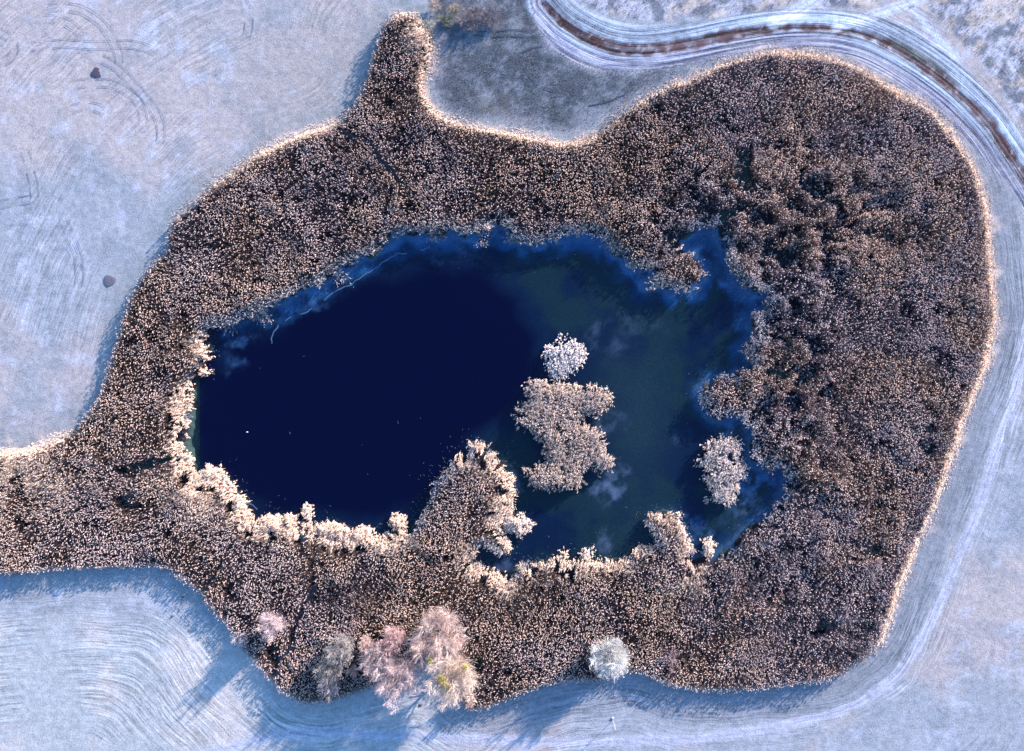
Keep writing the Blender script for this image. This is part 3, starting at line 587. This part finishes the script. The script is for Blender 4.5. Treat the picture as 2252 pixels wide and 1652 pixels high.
for (cx_, cy_, rx, ry, ro, hh, lab, cool, ln_) in [
    (470, 1042, 26, 15, 10, 1.9, 'shaggy cream reed clump jutting into the water at the lower left corner', .1, (-.3, .5)),
    (411, 1006, 9, 17, 10, 2.0, 'narrow upright cream clump beside the ditch mouth', .1, (.4, .3)),
    (410, 1035, 10, 10, 0, 1.6, 'small tan clump just below the narrow cream one', .0, (.3, .3)),
    (506, 1070, 12, 14, 0, 1.3, 'small yellowish clump on the steep lower left shore', .0, (.4, .3)),
    (528, 1118, 13, 26, -10, 2.0, 'tall cream clump on the shore left of the dark inlet', .0, (.4, .5)),
    (603, 1150, 26, 18, 5, 2.1, 'broad cream clump just right of the dark inlet', .0, (0, .6)),
    (644, 1150, 15, 18, 0, 1.9, 'tan clump left of the trail end', .0, (0, .5)),
    (679, 1134, 9, 24, -8, 1.9, 'tall narrow white clump poking furthest into the dark water', .15, (-.2, .6)),
    (735, 1166, 32, 17, 8, 2.0, 'long rounded cream clump on the lower bank', .0, (0, .6)),
    (799, 1180, 27, 20, 0, 2.0, 'round cream clump next left of the gap in the lower bank', .0, (.1, .6)),
    (876, 1150, 23, 16, 0, 1.8, 'lone tan clump at the left foot of the peninsula', .0, (0, .5)),
    (1146, 1148, 22, 21, -30, 1.6, 'spiky pale clump sticking out right of the peninsula', .4, (.9, -.1)),
    (1108, 1195, 10, 22, -25, 1.5, 'thin tan clump trailing down from the peninsula', .1, (.4, -.1)),
    (1241, 1222, 7, 15, -10, 1.6, 'slim pointed clump left of the white one on the bottom bank', .0, (-.1, .5)),
    (1290, 1221, 13, 14, 0, 1.6, 'whitish clump right of the slim pointed one on the bottom bank', .4, (.1, .5)),
    (1557, 1208, 12, 22, -12, 1.9, 'isolated pale leaning clump in the lower right cove', .35, (-.1, .5)),
    (1458, 1152, 36, 18, 10, 1.9, 'plumed brown clump heading the bottom right point', .0, (0, .3)),
    (437, 775, 19, 15, 0, 1.9, 'tan clump near the top of the left bank', .0, (.5, .1)),
    (447, 820, 12, 10, 0, 1.6, 'small round tan clump halfway down the left bank', .0, (.5, .1))]:
    clump('reed_clump', [(1100,1120),(1128,1122),(1146,1136),(1174,1162),(1148,1158),(1141,1184),(1124,1164),(1102,1162)] if cx_ == 1146 else oval(cx_, cy_, rx, ry, ro), lab, 'reed clump', G2, hh, .85 if 'plumed' not in lab else .25, cool, .17, .35 if 'plumed' not in lab else .8, ln_, 1.2, -.7, .3, .6)
G3 = 'cool frosted sedge clumps on the shaded shores'
for (cx_, cy_, rx, ry, hh, lab, lean) in [
    (1348, 538, 16, 16, 1.2, 'pale grey sedge clump on the top shore right of the blue ice', (.3, -.5)),
    (1129, 522, 16, 12, 1.1, 'pale grey sedge clump in the middle of the top shore', (.3, -.4)),
    (960, 512, 22, 9, 1.1, 'wide low greenish sedge clump at the left of the top shore', (0, -.5)),
    (1062, 525, 8, 16, 1.0, 'ragged thin sedge clump hanging into the top of the pond', (0, -.4)),
    (573, 692, 26, 9, 1.1, 'dull green sedge clump where the left shore turns', (.3, -.5)),
    (500, 712, 16, 12, 1.1, 'dark green sedge clump in the upper left corner of the pond', (.3, -.4)),
    (745, 605, 18, 9, 1.1, 'frosted sedge clump on the upper left shore beside the ice rim', (.3, -.5)),
    (291, 1096, 22, 13, 1.0, 'flattened blue grey sedge clump in a dark hollow of the left reeds', (-.5, .3)),
    (1780, 860, 22, 15, 1.3, 'swept over grey clump inside the right reeds near the shore', (-.8, .1)),
    (2035, 965, 24, 14, 1.2, 'blue grey collapsed clump in the dark hollow of the far right reeds', (.4, .3)),
    (1905, 1215, 16, 13, 1.2, 'blue grey tangled clump beside the pink bush in the right reeds', (.3, .2)),
    (1830, 1375, 30, 12, 1.1, 'wide flattened grey clump in the lower right reeds', (.6, -.3))]:
    clump('sedge_clump', oval(cx_, cy_, rx, ry), lab, 'sedge clump', G3, hh, .0, .5, .22, .15, lean, .8, -.6, .25, .9)

# ------------------------------------------------------------------ bare trees and bushes
def tube(path, rad, sides):
    P = np.array(path, float); n = len(P); T = np.gradient(P, axis=0); T /= np.linalg.norm(T, axis=1)[:, None] + 1e-9
    ref = np.where(np.abs(T[:, 2:3]) > .9, [[1, 0, 0]], [[0, 0, 1]]); U = np.cross(T, ref); U /= np.linalg.norm(U, axis=1)[:, None] + 1e-9; V = np.cross(T, U)
    a = np.arange(sides) * 2 * np.pi / sides
    R = np.asarray(rad)[:, None, None]
    co = (P[:, None] + R * (U[:, None] * np.cos(a)[None, :, None] + V[:, None] * np.sin(a)[None, :, None])).reshape(-1, 3)
    i = np.arange(n - 1)[:, None] * sides; j = np.arange(sides)[None]; k = (np.arange(sides)[None] + 1) % sides
    A, B, C_, D = (i + j).ravel(), (i + k).ravel(), (i + sides + k).ravel(), (i + sides + j).ravel()
    return co, np.concatenate([np.stack([A, B, C_], 1), np.stack([A, C_, D], 1)])
def tree(name, vx, vy, r, h, col, label, cat, group, twigs=900, wood=(.35, .28, .26), mistletoe=(), lobes=6, tw=.027):
    twigs = int(twigs * 1.45); r = r * 1.16
    p = W([(vx, vy)])[0] * (1 - .7 * h / H); root = empty(name, (p[0], p[1], -.1)); R = r * S
    R *= 1 - .7 * h / H
    top = np.array([random.uniform(-.4, .4), random.uniform(-.4, .4), h * .55])
    tp = [np.zeros(3), top * .35 + [random.uniform(-.15, .15), 0, 0], top * .7, top]
    w_ = np.array(wood); c_ = np.clip(np.array(col) * 1.45, 0, .86)
    co, tr = tube(tp, [h * .028, h * .022, h * .017, h * .012], 7); mesh_from('trunk', co, tris=tr, mat=M_TWIG, col=np.tile(w_ * .6, (len(co), 1)), parent=root)
    ends = []; nl = 9 if h > 5 else 6
    for i in range(nl):
        a = i * 2.399 + random.uniform(-.3, .3); s = top * random.uniform(.45, 1.0); rr = R * random.uniform(.45, .8) * (1 if i else .2); zz = h * random.uniform(.62, .86) if i else h * .93
        e = np.array([math.cos(a) * rr, math.sin(a) * rr, zz]); mid_ = (s + e) / 2 + np.array([random.uniform(-.3, .3), random.uniform(-.3, .3), -.08 * h])
        q = (mid_ + e) / 2 + np.array([random.uniform(-.25, .25), random.uniform(-.25, .25), .02 * h])
        co, tr = tube([s, mid_, q, e], [h * .009, h * .007, h * .005, h * .003], 5)
        mesh_from('limb', co, tris=tr, mat=M_TWIG, col=np.tile((w_ + c_) * .5, (len(co), 1)), parent=root)
        ends += [(mid_, .9), (q, .95), (e, 1)]
    # branches then a haze of fine twigs, all round tapering shoots
    cs, ts, cc = [], [], []; off = 0; nsub = 0; nodes = []
    for s, _ in ends:
        for _k in range(4):
            out = np.array([s[0], s[1], (s[2] - h * .45) * 1.0]); out /= np.linalg.norm(out) + 1e-6
            d_ = out * .8 + np.array([random.gauss(0, .55), random.gauss(0, .55), random.gauss(.25, .35)]); d_ /= np.linalg.norm(d_)
            e = s + d_ * R * random.uniform(.25, .5); nodes.append((s, e, d_))
            m_ = (s + e) / 2 + np.array([random.gauss(0, .06), random.gauss(0, .06), 0]) * R
            co, tr = tube([s, m_, e], [tw * 1.6, tw * 1.2, tw * .8], 3); cs.append(co); ts.append(tr + off); off += len(co); cc.append(np.tile(c_ * .9, (len(co), 1)))
    S0 = np.array([n[0] for n in nodes]); E0 = np.array([n[1] for n in nodes]); D0 = np.array([n[2] for n in nodes])
    pick = rng.integers(0, len(nodes), twigs); f = rng.uniform(.25, 1, twigs)[:, None]
    st = S0[pick] * (1 - f) + E0[pick] * f; dv = D0[pick] + rng.normal(0, .5, (twigs, 3)) + [0, 0, .15]; dv /= np.linalg.norm(dv, axis=1)[:, None]
    ln = rng.uniform(.12, .3, twigs)[:, None] * R + .1
    en = st + dv * ln
    # keep to an uneven dome
    ang = np.arctan2(en[:, 1], en[:, 0]); lim = R * (.86 + .22 * np.sin(ang * 3 + vx) * np.cos(ang * 2 + vy)); rad = np.hypot(en[:, 0], en[:, 1]); sc_ = np.minimum(1, lim / (rad + 1e-6)); en[:, :2] *= (sc_ ** .8)[:, None]
    nb = twigs * 2 // 3; th = rng.uniform(0, 2 * np.pi, nb); ph = np.arcsin(rng.uniform(.02, 1, nb) ** .8)
    kk = .80 + .32 * fbm(np.cos(th) * 3 + vx, np.sin(th) * 3 + ph * 1.5, 1.0, 3, int(vy))
    dd_ = np.stack([np.cos(th) * np.cos(ph), np.sin(th) * np.cos(ph), np.sin(ph)], 1)
    nlb = lobes; la_ = np.arange(nlb) * 2.4 + vx; lr = (np.arange(nlb) > 0) * rng.uniform(.38, .62, nlb) * R
    LC = np.stack([np.cos(la_) * lr, np.sin(la_) * lr, h * rng.uniform(.38, .50, nlb)], 1); LR = np.where(np.arange(nlb) == 0, .66 if nlb > 1 else 1.0, rng.uniform(.40, .60, nlb)) * R
    li_ = rng.integers(0, nlb, nb); C0 = LC[li_]; R0_ = LR[li_][:, None]
    en[:nb] = C0 + dd_ * np.concatenate([R0_, R0_, np.full_like(R0_, h * .46)], 1) * kk[:, None] * rng.uniform(.62, 1.16, (nb, 1))
    o_ = C0 * [.8, .8, .85]
    st[:nb] = o_ + (en[:nb] - o_) * rng.uniform(.30, .80, (nb, 1)) + rng.normal(0, .05 * R, (nb, 3))
    dv = en - st; dv /= np.linalg.norm(dv, axis=1)[:, None]
    sd = np.cross(dv, rng.normal(0, 1, (twigs, 3))); sd /= np.linalg.norm(sd, axis=1)[:, None]; up = np.cross(dv, sd)
    v3 = [st + sd * tw, st - sd * tw * .5 + up * tw * .87, st - sd * tw * .5 - up * tw * .87, en]
    i = np.arange(twigs) + off
    ts += [np.stack([i, i + twigs, i + 3 * twigs], 1), np.stack([i + twigs, i + 2 * twigs, i + 3 * twigs], 1), np.stack([i + 2 * twigs, i, i + 3 * twigs], 1)]
    cs += v3; cc += [np.tile(c_, (twigs, 1)) * rng.uniform(.75, 1.2, (twigs, 1))] * 4
    mesh_from('twigs', np.concatenate(cs), tris=np.concatenate(ts), mat=M_TWIG, col=np.concatenate(cc), parent=root)['kind'] = 'stuff'
    for (mx, my, mr) in mistletoe:
        q = W([(mx, my)])[0] * (1 - .75 * h / H) - p; mr = mr * 1.5; n = 170
        d_ = rng.normal(0, 1, (n, 3)); d_ /= np.linalg.norm(d_, axis=1)[:, None]; e = d_ * mr * rng.uniform(.5, 1, (n, 1)) + [q[0], q[1], h * .78]; s_ = d_ * .1 * mr + [q[0], q[1], h * .78]
        pv = np.cross(d_, rng.normal(0, 1, (n, 3))); pv = pv / np.linalg.norm(pv, axis=1)[:, None] * .06
        i = np.arange(n); mm = s_ * .3 + e * .7
        mesh_from('mistletoe', np.concatenate([s_, mm + pv, mm - pv, e]), tris=np.concatenate([np.stack([i, i + n, i + 2 * n], 1), np.stack([i + n, i + 3 * n, i + 2 * n], 1)]), mat=M_TWIG, col=np.tile([.60, .56, .24], (4 * n, 1)) * rng.uniform(.6, 1.2, (4 * n, 1)), parent=root)['label'] = 'yellow green mistletoe ball'
    return tag(root, label, cat, group)
GT = 'bare frosted trees along the lower edge of the reeds'
PK, OR, CR, GR, WH = (.50, .42, .43), (.55, .45, .42), (.60, .51, .45), (.36, .345, .345), (.62, .60, .58)
tree('bare_tree', 592, 1378, 30, 8.0, (.52, .44, .46), 'small pinkish white bare tree standing alone left of the trail', 'tree', GT, 1300)
tree('bare_bush', 529, 1405, 20, 2.6, (.48, .46, .50), 'low pale bush at the edge of the reeds above the lower left field', 'bush', GT, 500)
tree('bare_tree', 862, 1408, 29, 8.0, (.54, .40, .40), 'reddish pink bare tree at the upper left of the big tree group', 'tree', GT, 1300)
tree('bare_tree', 805, 1420, 19, 7.0, (.52, .41, .39), 'small rusty pink bare tree at the left tip of the tree group', 'tree', GT, 700)
tree('bare_tree', 830, 1456, 38, 9.5, PK, 'dusky pink bare tree in the left middle of the tree group', 'tree', GT, 1700)
tree('bare_tree', 872, 1500, 49, 12.0, PK, 'large dusky pink bare tree left of the bench, lowest of the tree group', 'tree', GT, 2600)
tree('bare_tree', 960, 1402, 61, 10.0, OR, 'largest salmon coloured bare tree at the top of the tree group', 'tree', GT, 3600)
tree('bare_tree', 994, 1497, 55, 11.5, CR, 'cream yellow bare tree with mistletoe right of the bench', 'tree', GT, 3400, mistletoe=((975, 1497, .8), (968, 1490, .55), (945, 1452, .55), (1022, 1467, .6), (985, 1508, .5)))
tree('bare_tree', 925, 1452, 24, 7.0, (.38, .38, .44), 'thin grey bare tree in the middle gap of the tree group', 'tree', GT, 500)
tree('bare_tree', 1342, 1450, 43, 7.5, WH, 'round silvery white bare tree standing alone at the lower right reed edge', 'tree', GT, 3200, wood=(.5, .48, .48), lobes=1)
tree('bare_tree', 750, 1430, 33, 7.0, GR, 'brownish grey bare tree at the upper left of the big tree group', 'tree', GT, 1100)
tree('bare_tree', 723, 1473, 31, 7.0, (.34, .32, .31), 'dull grey bare tree in the reeds left of the tree group', 'tree', GT, 1000)
tree('bare_bush', 775, 1478, 14, 4.2, (.62, .44, .40), 'tiny salmon bush left of the large dusky pink tree', 'bush', GT, 380)
tree('bare_tree', 722, 1512, 26, 5.4, (.42, .38, .40), 'low mauve grey bare tree lowest in the reeds left of the tree group', 'tree', GT, 800)
tree('bare_bush', 1030, 1535, 20, 3.6, (.42, .30, .28), 'rusty bush at the pointed reed corner right of the mistletoe tree', 'bush', GT, 500)
GB = 'bushes scattered in the reeds'
tree('bare_bush', 1920, 1247, 22, 3.0, (.40, .32, .31), 'pinkish tangled bush in the right reeds', 'bush', GB, 500)
tree('bare_bush', 1852, 1352, 20, 2.6, (.32, .28, .31), 'mauve bush above the flattened grey clump at lower right', 'bush', GB, 600)
tree('bare_bush', 1475, 1450, 22, 2.8, (.36, .28, .30), 'dim mauve bush in the reeds right of the silvery white tree', 'bush', GB, 400)
tree('bare_bush', 980, 43, 17, 2.2, (.30, .30, .22), 'mossy dull green bush at the top edge right of the reed neck', 'bush', GB, 700)
tree('bare_bush', 998, 22, 15, 2.2, (.40, .34, .27), 'straw coloured bush at the top edge just above the mossy one', 'bush', GB, 600)
tree('bare_bush', 942, 55, 13, 1.3, (.40, .44, .38), 'low grey green bush between the reed neck and the mossy bush', 'bush', GB, 400)
tree('bare_bush', 955, 10, 15, 1.8, (.50, .42, .38), 'tan bush cut by the top edge of the picture', 'bush', GB, 500)
tree('bare_bush', 1035, 38, 30, 1.8, (.24, .20, .21), 'dark brown bush in the thicket at the top', 'bush', GB, 900)
tree('bare_bush', 1078, 35, 26, 1.6, (.22, .20, .22), 'brown bush at the right of the thicket at the top', 'bush', GB, 700)
tree('bare_bush', 2122, 468, 8, 1.0, (.60, .62, .68), 'small pale tangled bush between the right reeds and the track', 'bush', GB, 200)

# ------------------------------------------------------------------ small things
M_WOOD = simple_mat('frosted_wood', (.50, .52, .60), .8, .2, 14); M_DARK = simple_mat('dark_soil', (.085, .085, .12), .95, .4, 5)
M_WHITE = simple_mat('white_paint', (.75, .76, .80), .5, .06, 9); M_STONE = simple_mat('pale_stone', (.55, .57, .62), .85, .2, 9)
def box(cx, cy, cz, sx, sy, sz):
    v = [(cx + a * sx / 2, cy + b * sy / 2, cz + c * sz / 2) for a in (-1, 1) for b in (-1, 1) for c in (-1, 1)]
    f = [(0, 1, 3, 2), (4, 6, 7, 5), (0, 4, 5, 1), (2, 3, 7, 6), (0, 2, 6, 4), (1, 5, 7, 3)]
    return v, f
def part(name, v, f, mat, parent=None, bevel=.01):
    me = bpy.data.meshes.new(name); me.from_pydata(v, [], f); me.update(); me.materials.append(mat); o = bpy.data.objects.new(name, me); COL.objects.link(o)
    if parent: o.parent = parent
    if bevel:
        b_ = o.modifiers.new('bevel', 'BEVEL'); b_.width = bevel; b_.segments = 2
    return o
p = W([(929, 1516)])[0]; bench = empty('bench', (p[0], p[1], 0)); bench.rotation_euler[2] = math.radians(3)
for i in range(3): part('seat_plank', *box(0, -.17 + i * .17, .45, 1.75, .15, .045), M_WOOD, bench)
for sx in (-.72, .72):
    part('leg', *box(sx, 0, .21, .09, .42, .42), M_WOOD, bench)
part('stretcher', *box(0, 0, .16, 1.3, .06, .08), M_WOOD, bench)
tag(bench, 'pale frosted plank bench on the grass between the pink and the cream tree', 'bench')
def log_thing(name, a, b_, r, zz, mat, label, cat):
    A, B_ = W([a])[0], W([b_])[0]; c0 = (A + B_) / 2; n = 7; t = np.linspace(-.5, .5, n); dv = B_ - A
    path = [(dv[0] * q, dv[1] * q, .02 * math.sin(q * 9)) for q in t]
    co, tr = tube(path, [r * (.9 + .25 * random.random()) * (1 - .25 * (q + .5)) for q in t], 8)
    cap = [list(range(7, -1, -1)), list(range(len(co) - 8, len(co)))]
    me = bpy.data.meshes.new(name); me.from_pydata([tuple(v) for v in co], [], [tuple(v) for v in tr.tolist()] + cap); me.materials.append(mat); me.update()
    o = bpy.data.objects.new(name, me); COL.objects.link(o); o.location = (c0[0], c0[1], zz); return tag(o, label, cat)
log_thing('wooden_pole', (904, 1530), (942, 1523), .11, .12, M_WOOD, 'long pale pole lying on the grass just below the bench', 'pole')
log_thing('stick', (946, 1557), (960, 1542), .05, .06, M_WOOD, 'short pale stick lying slanted on the grass below the cream tree', 'stick')
p = W([(1347, 1583)])[0]; mp = empty('marker_post', (p[0], p[1], 0))
co, tr = tube([(0, 0, 0), (.03, 0, 1.2), (0, .02, 2.4), (.02, 0, 3.6)], [.05, .045, .045, .04], 8); mesh_from('pole', co, tris=tr, mat=M_WHITE, parent=mp)
co, tr = tube([(.02, 0, 3.55), (.02, 0, 3.6), (.02, 0, 3.72), (.02, 0, 3.75)], [.02, .08, .07, .01], 8); mesh_from('cap', co, tris=tr, mat=M_WHITE, parent=mp)
part('footing', *box(0, .35, .10, .42, .34, .24), M_STONE, mp, .03)
tag(mp, 'slender white marker post with a stone footing on the grass right of the bottom middle', 'post')
def mound(name, vx, vy, rx, ry, hh, mat, label, cat, rough=.3, zz=.02, n=26):
    p = W([(vx, vy)])[0]; vs = [(0, 0, hh)]; fs = []
    for ring in (1, 2, 3, 4):
        for i in range(n):
            a = 2 * math.pi * i / n; k = ring / 4 * (1 + rough * (math.sin(a * 3 + vx) * .35 + random.uniform(-.3, .3) * (ring / 4)))
            vs.append((rx * S * k * math.cos(a), ry * S * k * math.sin(a), hh * (1 - (ring / 4) ** 2) * random.uniform(.5, 1.3) - (.03 if ring == 4 else 0)))
    for i in range(n): fs.append((0, 1 + i, 1 + (i + 1) % n))
    for r_ in range(3):
        for i in range(n):
            a, b_ = 1 + r_ * n + i, 1 + r_ * n + (i + 1) % n; fs.append((a, a + n, b_ + n, b_))
    o = part(name, vs, fs, mat, None, 0); o.location = (p[0], p[1], zz); return tag(o, label, cat)
mound('soil_patch', 211, 162, 11, 11, .03, M_DARK, 'ragged dark soil patch in the upper left field, the upper one', 'soil patch', .5, .1)
M_DULL = simple_mat('thawed_turf', (.15, .16, .21), .95, .35, 4)
mound('thawed_patch', 240, 618, 13, 13, .05, M_DULL, 'faint round dark patch in the left field close to the reeds', 'grass patch', .2, .10)
mound('fire_pit', 924, 1551, 4, 3, .10, M_DARK, 'small black fire spot on the grass below the bench', 'fire pit', .4)
for i, (a, b_, lab) in enumerate([(864, 1562, 'upper of two small white stones below the large pink tree'), (865, 1575, 'lower of two small white stones below the large pink tree')]):
    mound('stone', a, b_, 2.6, 2.2, .2, M_STONE, lab, 'stone', .3)
for (a, b_, lab) in [(379, 1355, 'tiny dark molehill at the top of the lower left field'), (575, 370, 'tiny dark molehill in the upper left field near the reeds'), (402, 1312, 'tiny dark molehill on the left edge of the lower left field')]:
    mound('molehill', a, b_ if a != 379 else 1355, 2.6, 2.4, .22, M_DARK, lab, 'molehill', .3)
# broken stalks lying on the water along the shores
wxr, wyr = rng.uniform(-60, 54, 60000), rng.uniform(-38, 40, 60000); dpp, qx, qy = sdist(wxr, wyr, pond_w); pr = np.exp(dpp / .9) * .5 + .0003 + .05 * np.exp(-((dpp + 1.6) / .5) ** 2) * (fbm(wxr, wyr, 4, 2, 400) > .5)
k = (dpp < 0) & (rng.uniform(0, 1, len(dpp)) < pr); X, Y = wxr[k], wyr[k]; n = len(X); a = rng.uniform(0, np.pi, n); L_ = rng.uniform(.15, .6, n); d2 = np.stack([np.cos(a), np.sin(a), 0 * a], 1); s2 = np.stack([-np.sin(a), np.cos(a), 0 * a], 1)
b0 = np.stack([X, Y, np.full(n, WZ + .012)], 1); i = np.arange(n); r3 = .022
deb = mesh_from('floating_stalks', np.concatenate([b0 + s2 * r3, b0 - s2 * r3, b0 + [0, 0, .03], b0 + d2 * L_[:, None]]), tris=np.concatenate([np.stack([i, i + 2 * n, i + 3 * n], 1), np.stack([i + 2 * n, i + n, i + 3 * n], 1), np.stack([i, i + n, i + 2 * n], 1)]), mat=M_REED, col=np.tile([.28, .32, .36], (4 * n, 1)) * rng.uniform(.4, 1.3))
tag(deb, 'broken reed stalks floating on the water along the banks', kind='stuff')
# white float on the water
p = W([(541, 951)])[0]; fl_ = empty('float', (p[0], p[1], WZ))
co, tr = tube([(-.2, 0, .03), (-.19, 0, .03), (-.12, 0, .04), (.02, 0, .05), (.13, 0, .04), (.2, 0, .03)], [.01, .06, .11, .12, .08, .01], 10); mesh_from('body', co, tris=tr, mat=M_WHITE, parent=fl_, smooth_=True)
co, tr = tube([(.19, 0, .03), (.24, 0, .04), (.27, 0, .05)], [.035, .03, .005], 8); mesh_from('neck', co, tris=tr, mat=M_WHITE, parent=fl_)
tag(fl_, 'tiny white float alone on the dark open water at left', 'float')
